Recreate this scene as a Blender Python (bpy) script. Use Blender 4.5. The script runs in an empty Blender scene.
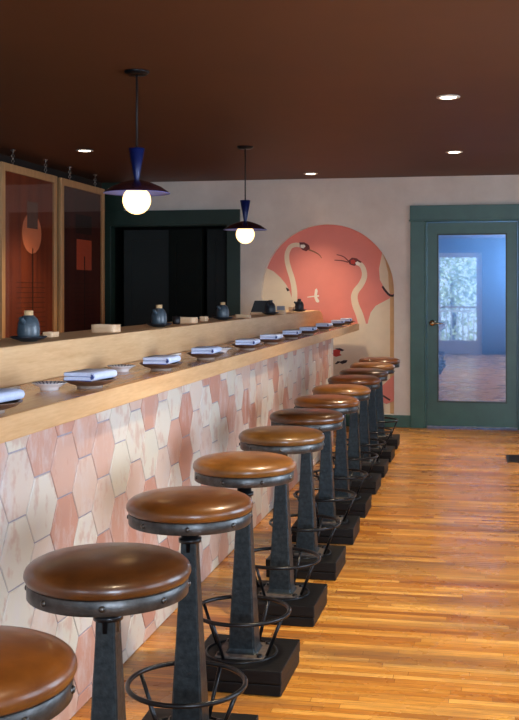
import bpy, bmesh, math, random
from mathutils import Vector, Matrix
random.seed(7)
SC = bpy.context.scene
COL = SC.collection
PI = math.pi

# ------------------------------------------------------------------ materials
def lin(r, g, b):
    f = lambda v: (v/12.92 if v <= .04045 else ((v+.055)/1.055)**2.4)
    return (f(r/255), f(g/255), f(b/255), 1)

class NT:
    def __init__(s, name):
        s.m = bpy.data.materials.new(name); s.m.use_nodes = True
        s.t = s.m.node_tree; s.t.nodes.clear()
        s.out = s.n('ShaderNodeOutputMaterial')
    def n(s, typ, **kw):
        nd = s.t.nodes.new(typ)
        for k, v in kw.items():
            if k.startswith('i_'):
                key = k[2:].replace('_', ' ')
                nd.inputs[int(key) if key.isdigit() else key].default_value = v
            else: setattr(nd, k, v)
        return nd
    def l(s, a, b): s.t.links.new(a, b)
    def bsdf(s, **kw):
        b = s.n('ShaderNodeBsdfPrincipled')
        for k, v in kw.items(): b.inputs[k].default_value = v
        s.l(b.outputs[0], s.out.inputs[0]); return b
    def noise(s, vec, scale, detail=4, rough=.6, out='Fac'):
        nd = s.n('ShaderNodeTexNoise', i_Scale=scale, i_Detail=detail, i_Roughness=rough)
        s.l(vec, nd.inputs['Vector']); return nd.outputs[out]
    def ramp(s, fac, stops):
        r = s.n('ShaderNodeValToRGB'); e = r.color_ramp.elements
        while len(e) < len(stops): e.new(.5)
        for q, (p, c) in zip(e, stops): q.position = p; q.color = c
        s.l(fac, r.inputs[0]); return r.outputs[0]
    def mix(s, fac, a, b, blend='MIX'):
        m = s.n('ShaderNodeMix', data_type='RGBA', blend_type=blend)
        for sock, v in ((m.inputs['Factor'], fac), (m.inputs['A'] if False else m.inputs[6], a), (m.inputs[7], b)):
            if hasattr(v, 'is_output'): s.l(v, sock)
            else: sock.default_value = v
        return m.outputs[2]
    def math(s, op, a, b=0, c=0):
        m = s.n('ShaderNodeMath', operation=op)
        for i, v in enumerate((a, b, c)):
            if hasattr(v, 'is_output'): s.l(v, m.inputs[i])
            else: m.inputs[i].default_value = v
        return m.outputs[0]
    def obj(s, scale=(1, 1, 1), world=False):
        src = s.n('ShaderNodeNewGeometry').outputs['Position'] if world else s.n('ShaderNodeTexCoord').outputs['Object']
        mp = s.n('ShaderNodeMapping', i_Scale=scale); s.l(src, mp.inputs[0]); return mp.outputs[0]
    def bump(s, h, b, strength=.2, dist=.01):
        bp = s.n('ShaderNodeBump', i_Strength=strength, i_Distance=dist)
        s.l(h, bp.inputs['Height']); s.l(bp.outputs[0], b.inputs['Normal'])

def plain(name, col, rough=.5, metal=0, var=.15, scale=30, bump=0, coat=0, spec=.5, stretch=(1, 1, 1)):
    t = NT(name); v = t.obj(stretch)
    b = t.bsdf(Roughness=rough, Metallic=metal)
    b.inputs['Coat Weight'].default_value = coat
    b.inputs['Specular IOR Level'].default_value = spec
    n = t.noise(v, scale)
    d = tuple(x*(1-var) for x in col[:3])+(1,); u = tuple(min(1, x*(1+var)) for x in col[:3])+(1,)
    t.l(t.ramp(n, [(.3, d), (.7, u)]), b.inputs['Base Color'])
    if bump: t.bump(n, b, bump, .004)
    return t.m

def emis(name, col, strength):
    t = NT(name); e = t.n('ShaderNodeEmission', i_Color=col, i_Strength=strength)
    t.l(e.outputs[0], t.out.inputs[0]); return t.m

def wood(name, c1, c2, rough=.3, coat=.0, axis='y', scale=1.0, world=True):
    t = NT(name)
    s = {'y': (9, .7, 9), 'x': (.7, 9, 9), 'z': (9, 9, .7)}[axis]
    v = t.obj(tuple(k*scale for k in s), world)
    b = t.bsdf(Roughness=rough); b.inputs['Coat Weight'].default_value = coat
    n1 = t.noise(v, 3, 5, .6)
    v2 = t.obj(tuple(k*scale*4 for k in s), world)
    n2 = t.noise(v2, 4, 3, .6)
    f = t.math('ADD', t.math('MULTIPLY', n1, .65), t.math('MULTIPLY', n2, .35))
    t.l(t.ramp(f, [(.32, c1), (.68, c2)]), b.inputs['Base Color'])
    t.bump(n2, b, .06, .002)
    return t.m

M = {}
M['oak'] = wood('oak_counter', lin(200, 150, 98), lin(228, 186, 134), .45)
M['oak_top'] = wood('oak_counter_top', lin(192, 130, 76), lin(220, 164, 106), .22, .15)
M['oak_riser'] = wood('oak_riser', lin(212, 164, 112), lin(238, 198, 148), .45)
M['frame_wood'] = wood('frame_wood', lin(178, 130, 82), lin(205, 158, 106), .5, 0, 'z')
M['box_wood'] = wood('box_wood', lin(214, 170, 124), lin(238, 204, 164), .5, 0, 'x', 2, False)
M['cork'] = plain('cork', lin(206, 168, 120), .8, var=.2, scale=120, bump=.3)
M['green'] = plain('green_trim', lin(52, 92, 82), .38, var=.12, scale=6, bump=.03)
M['green_dark'] = plain('green_dark', lin(30, 52, 42), .45, var=.12, scale=6)
M['door_dark'] = plain('dark_door', lin(14, 21, 17), .6, var=.2, scale=5, spec=.35)
M['black_wall'] = plain('dark_wall', lin(36, 26, 20), .7, var=.15, scale=4)
M['ceiling'] = plain('brown_ceiling', lin(92, 50, 17), .6, var=.06, scale=2.5)
M['brass'] = plain('door_hardware', lin(190, 165, 130), .25, 1, .1)
M['chain'] = plain('hook_metal', lin(170, 160, 150), .3, 1, .1)
M['steel'] = plain('dark_cast_steel', lin(46, 54, 58), .4, .75, .45, 60, .35)
M['band'] = plain('steel_band', lin(80, 80, 80), .38, .85, .35, 40, .15)
M['rivet'] = plain('rivet_steel', lin(84, 82, 80), .3, .9, .1)
M['black_metal'] = plain('black_iron', lin(22, 23, 26), .3, .5, .2, 50)
M['plate_steel'] = plain('worn_plate_steel', lin(105, 95, 88), .5, .6, .4, 40, .3)
M['base'] = plain('black_wood_base', lin(11, 10, 10), .5, 0, .5, 14, .3, spec=.25, stretch=(1, 6, 6))
M['blue_cone'] = plain('blue_enamel', lin(9, 25, 80), .35, .1, .05, 8)
M['shade_out'] = plain('plum_enamel', lin(52, 24, 34), .22, .1, .05, 8, coat=.4)
M['shade_in'] = plain('pale_blue_enamel', lin(116, 130, 215), .5, 0, .04, 8)
M['cord'] = plain('lamp_cord', lin(24, 18, 16), .6)
M['bulb'] = emis('glowing_globe', (1, .62, .27, 1), 3.8)
M['down'] = emis('downlight_lens', (1, .84, .64, 1), 14)
M['white_ring'] = plain('downlight_trim', lin(225, 215, 200), .5)
M['pot'] = plain('blue_grey_glaze', lin(60, 73, 82), .4, 0, .22, 40, .08, coat=.2, stretch=(1, 1, 5))
M['pot_black'] = plain('charcoal_glaze', lin(36, 40, 48), .4, 0, .2, 40, .08, stretch=(1, 1, 5))
M['saucer'] = plain('black_ceramic', lin(30, 34, 42), .35, 0, .2, 40)
M['dish'] = plain('brown_ceramic', lin(100, 72, 56), .35, 0, .25, 40, coat=.2)
M['dish_foot'] = plain('pale_unglazed_clay', lin(176, 160, 148), .6, 0, .15, 40)
M['porcelain'] = plain('white_porcelain', lin(232, 232, 236), .2, 0, .03, 20, coat=.4)
M['navy'] = plain('navy_glaze', lin(38, 52, 98), .3)
M['napkin'] = plain('napkin_cotton', lin(204, 214, 240), .9, 0, .06, 160, .15)
M['hem'] = plain('napkin_hem', lin(52, 70, 130), .9)
M['paper'] = plain('white_paper', lin(240, 236, 228), .8, var=.03)
M['grey_box'] = plain('grey_card', lin(150, 150, 156), .7)
M['black_plastic'] = plain('black_board', lin(26, 24, 26), .5)
M['vent'] = plain('dark_vent_metal', lin(48, 40, 36), .45, .6, .2)
M['grout'] = plain('lavender_grout', lin(160, 154, 160), .8, 0, .1, 30)
M['m_pink'] = plain('mural_pink', lin(228, 138, 126), .7, 0, .05, 3)
M['m_cream'] = plain('mural_cream', lin(232, 216, 190), .7, 0, .05, 6)
M['m_tan'] = plain('mural_tan', lin(214, 172, 124), .7, 0, .08, 6)
M['m_dark'] = plain('mural_charcoal', lin(58, 40, 40), .7)
M['m_maroon'] = plain('mural_maroon', lin(110, 50, 50), .7)
M['m_red'] = plain('mural_red', lin(196, 62, 52), .7)
M['m_brown'] = plain('mural_brown', lin(140, 92, 62), .7)
M['m_white'] = plain('mural_white', lin(245, 236, 222), .7, 0, .02)
M['art_grey'] = plain('art_grey', lin(124, 92, 80), .8)
M['art_orange'] = plain('art_orange', lin(255, 150, 104), .8, var=.05)
M['art_orange_dark'] = plain('art_burnt_orange', lin(214, 96, 62), .8, var=.05)
M['art_line'] = plain('art_line', lin(44, 20, 12), .8)
M['blue_wall'] = plain('blue_wall_paint', lin(120, 160, 205), .8, 0, .04, 3)
M['blue_dark'] = plain('slate_blue_paint', lin(112, 122, 146), .7, 0, .05, 3)
M['white_paint'] = plain('white_paint', lin(235, 232, 226), .5, 0, .03, 5)
M['leaf'] = plain('leaf_green', lin(176, 196, 164), .6, 0, .35, 9)
M['bark'] = plain('bark', lin(90, 72, 58), .9, 0, .3, 20)
M['deck'] = wood('porch_boards', lin(130, 120, 110), lin(160, 150, 140), .7, 0, 'x')

def mat_plaster():
    t = NT('white_plaster'); v = t.obj((1, 1, 1), True)
    b = t.bsdf(Roughness=.85)
    n = t.noise(v, 2.2, 6, .65); n2 = t.noise(v, 38, 4, .6)
    t.l(t.ramp(n, [(.3, lin(210, 200, 188)), (.7, lin(228, 219, 208))]), b.inputs['Base Color'])
    t.bump(n2, b, .15, .004); return t.m
M['plaster'] = mat_plaster()

def mat_floor():
    t = NT('strip_oak_floor'); v = t.obj((1, 1, 1), True)
    br = t.n('ShaderNodeTexBrick', offset=.37, offset_frequency=2, squash=1.35, squash_frequency=3)
    for k, val in (('Scale', 1), ('Mortar Size', .0011), ('Mortar Smooth', .2), ('Bias', 0), ('Brick Width', .58), ('Row Height', .038)):
        br.inputs[k].default_value = val
    br.inputs['Color1'].default_value = (0, 0, 0, 1); br.inputs['Color2'].default_value = (1, 1, 1, 1)
    br.inputs['Mortar'].default_value = (.5, .5, .5, 1)
    # shift every row by its own amount so that the joints do not line up
    sep = t.n('ShaderNodeSeparateXYZ'); t.l(v, sep.inputs[0])
    row = t.math('FLOOR', t.math('DIVIDE', sep.outputs[1], .038))
    wn = t.n('ShaderNodeTexWhiteNoise', noise_dimensions='1D'); t.l(row, wn.inputs['W'])
    cx = t.math('ADD', sep.outputs[0], t.math('MULTIPLY', wn.outputs['Value'], 3.7))
    cmb = t.n('ShaderNodeCombineXYZ'); t.l(cx, cmb.inputs[0]); t.l(sep.outputs[1], cmb.inputs[1])
    t.l(cmb.outputs[0], br.inputs['Vector'])
    base = t.ramp(br.outputs['Color'], [(0, lin(160, 94, 34)), (.22, lin(198, 128, 48)), (.65, lin(216, 150, 62)), (1, lin(246, 186, 94))])
    g = t.noise(t.obj((1.3, 24, 1), True), 5, 6, .75)
    base = t.mix(.6, base, t.ramp(g, [(.36, (.36, .28, .21, 1)), (.58, (1, 1, 1, 1))]), 'MULTIPLY')
    w = t.noise(t.obj((.5, 2.6, 1), True), 1.5, 6, .72)
    wear = t.ramp(w, [(.45, (0, 0, 0, 1)), (.66, (1, 1, 1, 1))])
    base = t.mix(t.math('MULTIPLY', wear, .68), base, lin(112, 84, 60))
    sc = t.noise(t.obj((3, 3, 1), True), 9, 6, .8)
    spots = t.ramp(sc, [(.66, (0, 0, 0, 1)), (.74, (1, 1, 1, 1))])
    base = t.mix(t.math('MULTIPLY', spots, .45), base, lin(84, 52, 30))
    base = t.mix(t.math('MULTIPLY', br.outputs['Fac'], .75), base, lin(78, 42, 20))
    b = t.bsdf(Roughness=.36)
    t.l(base, b.inputs['Base Color'])
    t.l(t.ramp(t.noise(v, 3, 4), [(.3, (.2,)*3+(1,)), (.7, (.36,)*3+(1,))]), b.inputs['Roughness'])
    h = t.math('SUBTRACT', t.math('MULTIPLY', g, .3), br.outputs['Fac'])
    t.bump(h, b, .25, .002)
    return t.m
M['floor'] = mat_floor()

def mat_tile():
    t = NT('terracotta_hexagon_tile'); v = t.obj((1, 1, 1), True)
    at = t.n('ShaderNodeAttribute', attribute_name='tile')
    c = t.ramp(at.outputs['Fac'], [(0, lin(208, 200, 182)), (.35, lin(212, 202, 188)), (.5, lin(206, 184, 168)), (.7, lin(202, 164, 146)), (.86, lin(192, 142, 122)), (1, lin(182, 126, 106))])
    n = t.noise(t.obj((5, 5, 2.2), True), 2.0, 6, .72)
    c = t.mix(t.ramp(n, [(.5, (0, 0, 0, 1)), (.66, (.6,)*3+(1,))]), c, lin(208, 198, 194))
    n2 = t.noise(t.obj((4, 4, 3), True), 3.3, 4, .6)
    c = t.mix(t.ramp(n2, [(.54, (0, 0, 0, 1)), (.64, (.55,)*3+(1,))]), c, lin(188, 142, 124))
    b = t.bsdf(Roughness=.42)
    t.l(c, b.inputs['Base Color']); t.bump(t.noise(v, 25, 3), b, .1, .003)
    return t.m
M['tile'] = mat_tile()

def mat_leather(name, dark, light, seed):
    t = NT(name); tc = t.n('ShaderNodeTexCoord').outputs['Object']
    mp = t.n('ShaderNodeMapping', i_Location=(seed*3.1, seed*1.7, 0)); t.l(tc, mp.inputs[0])
    n = t.noise(mp.outputs[0], 9, 5, .6)
    b = t.bsdf(Roughness=.34); b.inputs['Coat Weight'].default_value = .3; b.inputs['Coat Roughness'].default_value = .14
    t.l(t.ramp(n, [(.3, dark), (.72, light)]), b.inputs['Base Color'])
    n2 = t.noise(mp.outputs[0], 140, 3, .6); t.bump(n2, b, .1, .001)
    return t.m

def mat_glass(name, tint, gloss, rough=.02, film=None, filmamt=0):
    t = NT(name)
    tr = t.n('ShaderNodeBsdfTransparent', i_Color=tint)
    gl = t.n('ShaderNodeBsdfGlossy', i_Roughness=rough, i_Color=(1, 1, 1, 1))
    src = tr.outputs[0]
    if film:
        df = t.n('ShaderNodeBsdfDiffuse', i_Color=film); m0 = t.n('ShaderNodeMixShader', i_0=filmamt)
        t.l(src, m0.inputs[1]); t.l(df.outputs[0], m0.inputs[2]); src = m0.outputs[0]
    m = t.n('ShaderNodeMixShader', i_0=gloss); t.l(src, m.inputs[1]); t.l(gl.outputs[0], m.inputs[2])
    t.l(m.outputs[0], t.out.inputs[0]); return t.m
M['door_glass'] = mat_glass('door_glass', (.84, .9, .95, 1), .3, .02)
M['pic_glass'] = mat_glass('picture_glass', (.9, .88, .86, 1), .06, .03)
M['clear_glass'] = mat_glass('clear_glass', (.95, .97, 1, 1), .06)

def mat_art(name, c1, c2):
    t = NT(name); b = t.bsdf(Roughness=.8)
    n = t.noise(t.obj((1, 7, .35), True), 1.2, 3, .5)
    t.l(t.ramp(n, [(.35, c1), (.65, c2)]), b.inputs['Base Color']); return t.m
M['art_maroon'] = mat_art('rust_art_ground', lin(116, 46, 20), lin(146, 64, 28))
M['art_deep'] = mat_art('deep_brown_art_ground', lin(72, 22, 12), lin(92, 34, 18))

# ------------------------------------------------------------------ mesh builder
class MB:
    def __init__(s, *mats): s.b = bmesh.new(); s.mats = list(mats)
    def _add(s, verts, faces, mi=0, mx=None, smooth=False):
        vs = [s.b.verts.new(mx @ Vector(v) if mx else Vector(v)) for v in verts]
        out = []
        for f in faces:
            try:
                q = s.b.faces.new([vs[i] for i in f]); q.material_index = mi; q.smooth = smooth; out.append(q)
            except ValueError: pass
        return out
    def box(s, x0, x1, y0, y1, z0, z1, mi=0, mx=None, bev=0):
        if bev:
            t = bmesh.new()
            bmesh.ops.create_cube(t, size=1, matrix=Matrix.Translation(((x0+x1)/2, (y0+y1)/2, (z0+z1)/2)) @ Matrix.Diagonal((x1-x0, y1-y0, z1-z0, 1)))
            bmesh.ops.bevel(t, geom=t.edges[:]+t.verts[:], offset=bev, segments=2, profile=.5, affect='EDGES')
            t.verts.index_update()
            s._add([v.co.copy() for v in t.verts], [[v.index for v in f.verts] for f in t.faces], mi, mx); t.free(); return
        v = [(x, y, z) for x in (x0, x1) for y in (y0, y1) for z in (z0, z1)]
        s._add(v, [(0, 1, 3, 2), (4, 6, 7, 5), (0, 4, 5, 1), (2, 3, 7, 6), (0, 2, 6, 4), (1, 5, 7, 3)], mi, mx)
    def lathe(s, prof, seg=48, mi=0, mx=None, c=(0, 0, 0), mfun=None):
        rings = []; vs = []
        for r, z in prof:
            if r < 1e-6: rings.append([len(vs)]); vs.append((c[0], c[1], c[2]+z))
            else:
                rings.append(list(range(len(vs), len(vs)+seg)))
                vs += [(c[0]+r*math.cos(2*PI*k/seg), c[1]+r*math.sin(2*PI*k/seg), c[2]+z) for k in range(seg)]
        V = [s.b.verts.new(mx @ Vector(v) if mx else Vector(v)) for v in vs]
        for j in range(len(rings)-1):
            a, b = rings[j], rings[j+1]
            for k in range(seg):
                k2 = (k+1) % seg
                if len(a) == 1 and len(b) == 1: continue
                ids = [a[0], b[k2], b[k]] if len(a) == 1 else [a[k], a[k2], b[0]] if len(b) == 1 else [a[k], a[k2], b[k2], b[k]]
                q = s.b.faces.new([V[i] for i in ids]); q.smooth = True
                q.material_index = mfun(j, k) if mfun else mi
    def tube(s, pts, r, seg=10, closed=False, mi=0, caps=True):
        P = [Vector(p) for p in pts]; n = len(P); R = r if isinstance(r, (list, tuple)) else [r]*n
        T = []
        for i in range(n):
            a = P[(i-1) % n] if closed or i > 0 else P[i]; b = P[(i+1) % n] if closed or i < n-1 else P[i]
            T.append((b-a).normalized())
        ref = Vector((0, 0, 1)) if abs(T[0].z) < .9 else Vector((1, 0, 0))
        N = (ref - T[0]*ref.dot(T[0])).normalized(); rings = []
        for i in range(n):
            N = (N - T[i]*N.dot(T[i])).normalized(); B = T[i].cross(N)
            rings.append([s.b.verts.new(P[i]+R[i]*(math.cos(2*PI*k/seg)*N+math.sin(2*PI*k/seg)*B)) for k in range(seg)])
        for i in range(n if closed else n-1):
            a, b = rings[i], rings[(i+1) % n]
            for k in range(seg):
                q = s.b.faces.new([a[k], a[(k+1) % seg], b[(k+1) % seg], b[k]]); q.smooth = True; q.material_index = mi
        if caps and not closed:
            for rr in (rings[0], rings[-1]):
                q = s.b.faces.new(rr); q.material_index = mi
    def prism(s, poly, h0, h1, axis='z', mi=0, mx=None):
        n = len(poly)
        mk = {'z': lambda p, h: (p[0], p[1], h), 'y': lambda p, h: (p[0], h, p[1]), 'x': lambda p, h: (h, p[0], p[1])}[axis]
        vs = [mk(p, h0) for p in poly]+[mk(p, h1) for p in poly]
        s._add(vs, [tuple(range(n)), tuple(range(2*n-1, n-1, -1))]+[(i, (i+1) % n, n+(i+1) % n, n+i) for i in range(n)], mi, mx)
    def flat(s, poly, y, mi):
        fs = s._add([(p[0], y, p[1]) for p in poly], [tuple(range(len(poly)))], mi)
        for f in fs:
            f.normal_update()
            if f.normal.y > 0: f.normal_flip()
        bmesh.ops.triangulate(s.b, faces=fs)
    def ribbon(s, pts, w, y, mi):
        P = smooth(pts, 6); n = len(P); L = []; Rr = []
        for i, p in enumerate(P):
            a, b = Vector(P[max(0, i-1)]), Vector(P[min(n-1, i+1)])
            d = (b-a).normalized(); nn = Vector((-d.y, d.x)); u = i/(n-1)
            ww = (w[0]*(1-u)+w[1]*u)/2 if isinstance(w, tuple) else w/2
            L.append(Vector(p)+nn*ww); Rr.append(Vector(p)-nn*ww)
        for i in range(n-1):
            s._add([(q.x, y, q.y) for q in (L[i], Rr[i], Rr[i+1], L[i+1])], [(0, 1, 2, 3)], mi)
    def build(s, name, parent=None, recalc=True, bevel=0):
        if recalc: bmesh.ops.recalc_face_normals(s.b, faces=s.b.faces[:])
        me = bpy.data.meshes.new(name); s.b.to_mesh(me); s.b.free()
        for m in s.mats: me.materials.append(m)
        o = bpy.data.objects.new(name, me); COL.objects.link(o)
        if parent: o.parent = parent
        if bevel:
            md = o.modifiers.new('bevel', 'BEVEL'); md.width = bevel; md.segments = 2; md.limit_method = 'ANGLE'
        return o

def smooth(pts, k):
    P = [Vector(p) for p in pts]; out = []
    for i in range(len(P)-1):
        p0, p1, p2, p3 = P[max(0, i-1)], P[i], P[i+1], P[min(len(P)-1, i+2)]
        for j in range(k):
            t = j/k
            out.append(.5*((2*p1)+(p2-p0)*t+(2*p0-5*p1+4*p2-p3)*t*t+(3*p1-p0-3*p2+p3)*t**3))
    out.append(P[-1]); return out

def tag(o, label=None, cat=None, group=None, kind=None):
    for k, v in (('label', label), ('category', cat), ('group', group), ('kind', kind)):
        if v: o[k] = v
    return o
def thing(name, label, cat, loc=(0, 0, 0), rz=0, group=None):
    o = bpy.data.objects.new(name, None); o.empty_display_size = .1; COL.objects.link(o)
    o.location = loc; o.rotation_euler.z = rz
    return tag(o, label, cat, group)
def copy_tree(o, parent=None):
    c = o.copy(); COL.objects.link(c); c.parent = parent
    for ch in list(o.children): copy_tree(ch, c)
    return c
def st(o): o['kind'] = 'structure'; return o

# ------------------------------------------------------------------ the room
W, RX, LX, BACK, H = 10.82, 2.4, -4.04, -2.0, 2.57      # back wall, right, left, rear wall, ceiling height
m = MB(M['floor']); m.box(LX-.1, RX+.1, BACK-.1, 13.2, -.1, 0); st(m.build('floor'))
m = MB(M['ceiling']); m.box(LX-.1, RX+.1, BACK-.1, 13.2, H, H+.15); st(m.build('ceiling'))
m = MB(M['black_wall']); m.box(LX-.12, LX, BACK-.1, W+.12, 0, H); st(m.build('wall_left'))

def wall_from_outline(name, outer, holes, y0, thick, mat, axis='y'):
    cu = bpy.data.curves.new(name, 'CURVE'); cu.dimensions = '2D'; cu.fill_mode = 'BOTH'; cu.extrude = thick/2
    for poly in [outer]+holes:
        sp = cu.splines.new('POLY'); sp.points.add(len(poly)-1); sp.use_cyclic_u = True
        for p, q in zip(sp.points, poly): p.co = (q[0], q[1], 0, 1)
    tmp = bpy.data.objects.new('tmp', cu); COL.objects.link(tmp)
    bpy.context.view_layer.update()
    me = bpy.data.meshes.new_from_object(tmp.evaluated_get(bpy.context.evaluated_depsgraph_get()))
    bpy.data.objects.remove(tmp)
    if axis == 'y': me.transform(Matrix.Translation((0, y0+thick/2, 0)) @ Matrix.Rotation(PI/2, 4, 'X'))
    else: me.transform(Matrix.Translation((y0+thick/2, 0, 0)) @ Matrix(((0, 0, 1, 0), (1, 0, 0, 0), (0, 1, 0, 0), (0, 0, 0, 1))))
    me.materials.clear(); me.materials.append(mat)
    for p in me.polygons: p.material_index = 0; p.use_smooth = False
    me.name = name
    o = bpy.data.objects.new(name, me); COL.objects.link(o); return st(o)

AX, AR, AZ = -1.585, .695, 1.40
arch = [(AX+AR, .0+.131)]+[(AX+AR*math.cos(a*PI/48), AZ+AR*math.sin(a*PI/48)) for a in range(49)]+[(AX-AR, .131)]
DX0, DX1, DZ = -.575, .372, 2.125
outer = [(LX, 0), (-3.95, 0), (-3.95, 2.105), (-2.645, 2.105), (-2.645, 0), (DX0, 0), (DX0, DZ), (DX1, DZ), (DX1, 0), (RX, 0), (RX, H), (LX, H)]
wall_from_outline('wall_back', outer, [arch], W, .12, M['plaster'])
# right wall with two daylight windows, rear wall with the glazed porch door
wall_from_outline('wall_right', [(BACK, 0), (W+.12, 0), (W+.12, H), (BACK, H)], [[(1.2, .75), (2.6, .75), (2.6, 2.2), (1.2, 2.2)], [(3.2, .75), (5.4, .75), (5.4, 2.2), (3.2, 2.2)], [(8.1, .3), (9.7, .3), (9.7, 2.1), (8.1, 2.1)]], RX, .12, M['plaster'], 'x')
wall_from_outline('wall_rear', [(LX, 0), (-1.05, 0), (-1.05, 2.25), (.0, 2.25), (.0, 0), (RX, 0), (RX, H), (LX, H)], [[(.75, .6), (2.2, .6), (2.2, 2.25), (.75, 2.25)], [(-2.9, .6), (-1.4, .6), (-1.4, 2.25), (-2.9, 2.25)]], BACK-.12, .12, M['blue_dark'])
for i, (y0, y1) in enumerate(((1.2, 2.6), (3.2, 5.4), (8.1, 9.7))):
    w = MB(M['white_paint'])
    zb, zt = (.3, 2.1) if i == 2 else (.75, 2.2)
    for a, b, c, d in ((y0, y0+.06, zb, zt), (y1-.06, y1, zb, zt), (y0, y1, zb, zb+.06), (y0, y1, zt-.06, zt), (y0, y1, 1.45, 1.49)):
        w.box(RX+.02, RX+.08, a, b, c, d)
    w = st(w.build('window_%d' % (i+1)))
    g = MB(M['clear_glass']); g.box(RX+.045, RX+.05, y0+.06, y1-.06, zb+.06, zt-.06); g.build('pane', w)

for i, (x0, x1) in enumerate(((.75, 2.2), (-2.9, -1.4))):
    w = MB(M['white_paint'])
    for a, b, c, d in ((x0, x0+.06, .6, 2.25), (x1-.06, x1, .6, 2.25), (x0, x1, .6, .66), (x0, x1, 2.19, 2.25), (x0, x1, 1.4, 1.44)):
        w.box(a, b, BACK-.08, BACK-.02, c, d)
    w = st(w.build('window_%d' % (i+4)))
    g = MB(M['clear_glass']); g.box(x0+.06, x1-.06, BACK-.05, BACK-.045, .66, 2.19); g.build('pane', w)

# baseboards
m = MB(M['green']); m.box(-2.5, -.72, W-.02, W, 0, .125); st(m.build('baseboard_back', bevel=.004))
m = MB(M['green']); m.box(.51, RX, W-.02, W, 0, .125); st(m.build('baseboard_back_right', bevel=.004))
m = MB(M['green']); m.box(RX-.02, RX, BACK, W-.02, 0, .125); st(m.build('baseboard_right', bevel=.004))

# the green door: casing, leaf, glass, knob
m = MB(M['green'])
m.box(-.72, DX0, W-.03, W, 0, 2.125); m.box(DX1, .51, W-.03, W, 0, 2.125); m.box(-.725, .515, W-.035, W, 2.125, 2.272)
m.box(-.735, .525, W-.042, W, 2.112, 2.128)
m.box(DX0, DX0+.018, W, W+.12, 0, DZ-.018); m.box(DX1-.018, DX1, W, W+.12, 0, DZ-.018); m.box(DX0, DX1, W, W+.12, DZ-.018, DZ)
st(m.build('trim_1', bevel=.003))
d = MB(M['green'])
X0, X1, Z0, Z1 = -.553, .35, .022, 2.1
GX0, GX1, GZ0, GZ1 = -.451, .249, .262, 1.985
for a in ((X0, GX0, Z0, Z1), (GX1, X1, Z0, Z1), (GX0, GX1, Z0, GZ0), (GX0, GX1, GZ1, Z1)):
    d.box(a[0], a[1], W+.02, W+.06, a[2], a[3])
door = st(d.build('door_1'))
b = MB(M['green_dark'])
for a in ((GX0, GX0+.014, GZ0, GZ1), (GX1-.014, GX1, GZ0, GZ1), (GX0+.014, GX1-.014, GZ0, GZ0+.014), (GX0+.014, GX1-.014, GZ1-.014, GZ1)):
    b.box(a[0], a[1], W+.014, W+.05, a[2], a[3])
b.build('glazing_bead', door)
g = MB(M['door_glass']); g.box(GX0+.012, GX1-.012, W+.034, W+.04, GZ0+.012, GZ1-.012); g.build('pane', door)
k = MB(M['brass']); rot = Matrix.Translation((-.498, W+.02, 1.073)) @ Matrix.Rotation(PI/2, 4, 'X')
k.lathe([(0, 0), (.032, 0), (.032, .006), (.014, .012), (.012, .03), (.024, .04), (.03, .052), (.028, .066), (.016, .076), (0, .078)], 28, mx=rot)
k = k.build('door_knob', door)
lv = MB(M['brass']); lv.tube([(-.498, W-.045, 1.073), (-.45, W-.05, 1.07), (-.385, W-.048, 1.07)], [.009, .008, .006]); lv.build('lever', k)
# blue walls added behind that door to give its glass a blue gradient
m = MB(M['blue_wall'])
m.box(-1.3, .78, 12.9, 13.0, 0, H); m.box(-1.4, -1.3, W+.12, 13.0, 0, H); m.box(.78, .88, W+.12, 13.0, 0, H)
st(m.build('wall_vestibule_added'))

# the dark opening at the left: green casing, recess, folding doors
m = MB(M['green_dark'])
m.box(LX, -3.94, W-.03, W, 0, 2.105); m.box(-2.65, -2.508, W-.03, W, 0, 2.105); m.box(LX, -2.508, W-.035, W, 2.105, 2.262)
m.box(LX, -3.79, W-.03, W, 2.262, H); m.box(-3.95, -3.94, W, W+.12, 0, 2.105); m.box(-2.65, -2.64, W, W+.12, 0, 2.105); m.box(-3.94, -2.65, W, W+.12, 2.095, 2.105)
st(m.build('trim_2', bevel=.003))
m = MB(M['door_dark'])
m.box(LX-.1, LX, W+.12, 12.1, 0, H); m.box(-2.5, -2.4, W+.12, 12.1, 0, H); m.box(LX-.1, -2.4, 12.1, 12.2, 0, H)
st(m.build('wall_recess'))
dn = 2
for (x0, x1, y, a) in ((-3.93, -3.42, 11.2, .12), (-3.40, -2.98, 11.2, -.25), (-2.97, -2.56, 11.2, .05)):
    q = MB(M['door_dark']); w = x1-x0
    for r in ((0, .09, .02, 2.08), (w-.09, w, .02, 2.08), (.09, w-.09, .02, .2), (.09, w-.09, 1.96, 2.08), (.09, w-.09, 1.0, 1.1)):
        q.box(r[0], r[1], -.02, .02, r[2], r[3])
    q.box(.09, w-.09, -.006, .006, .2, 1.96)
    o = st(q.build('door_%d' % dn)); dn += 1
    o.location = (x0, y, 0); o.rotation_euler.z = a

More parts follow.
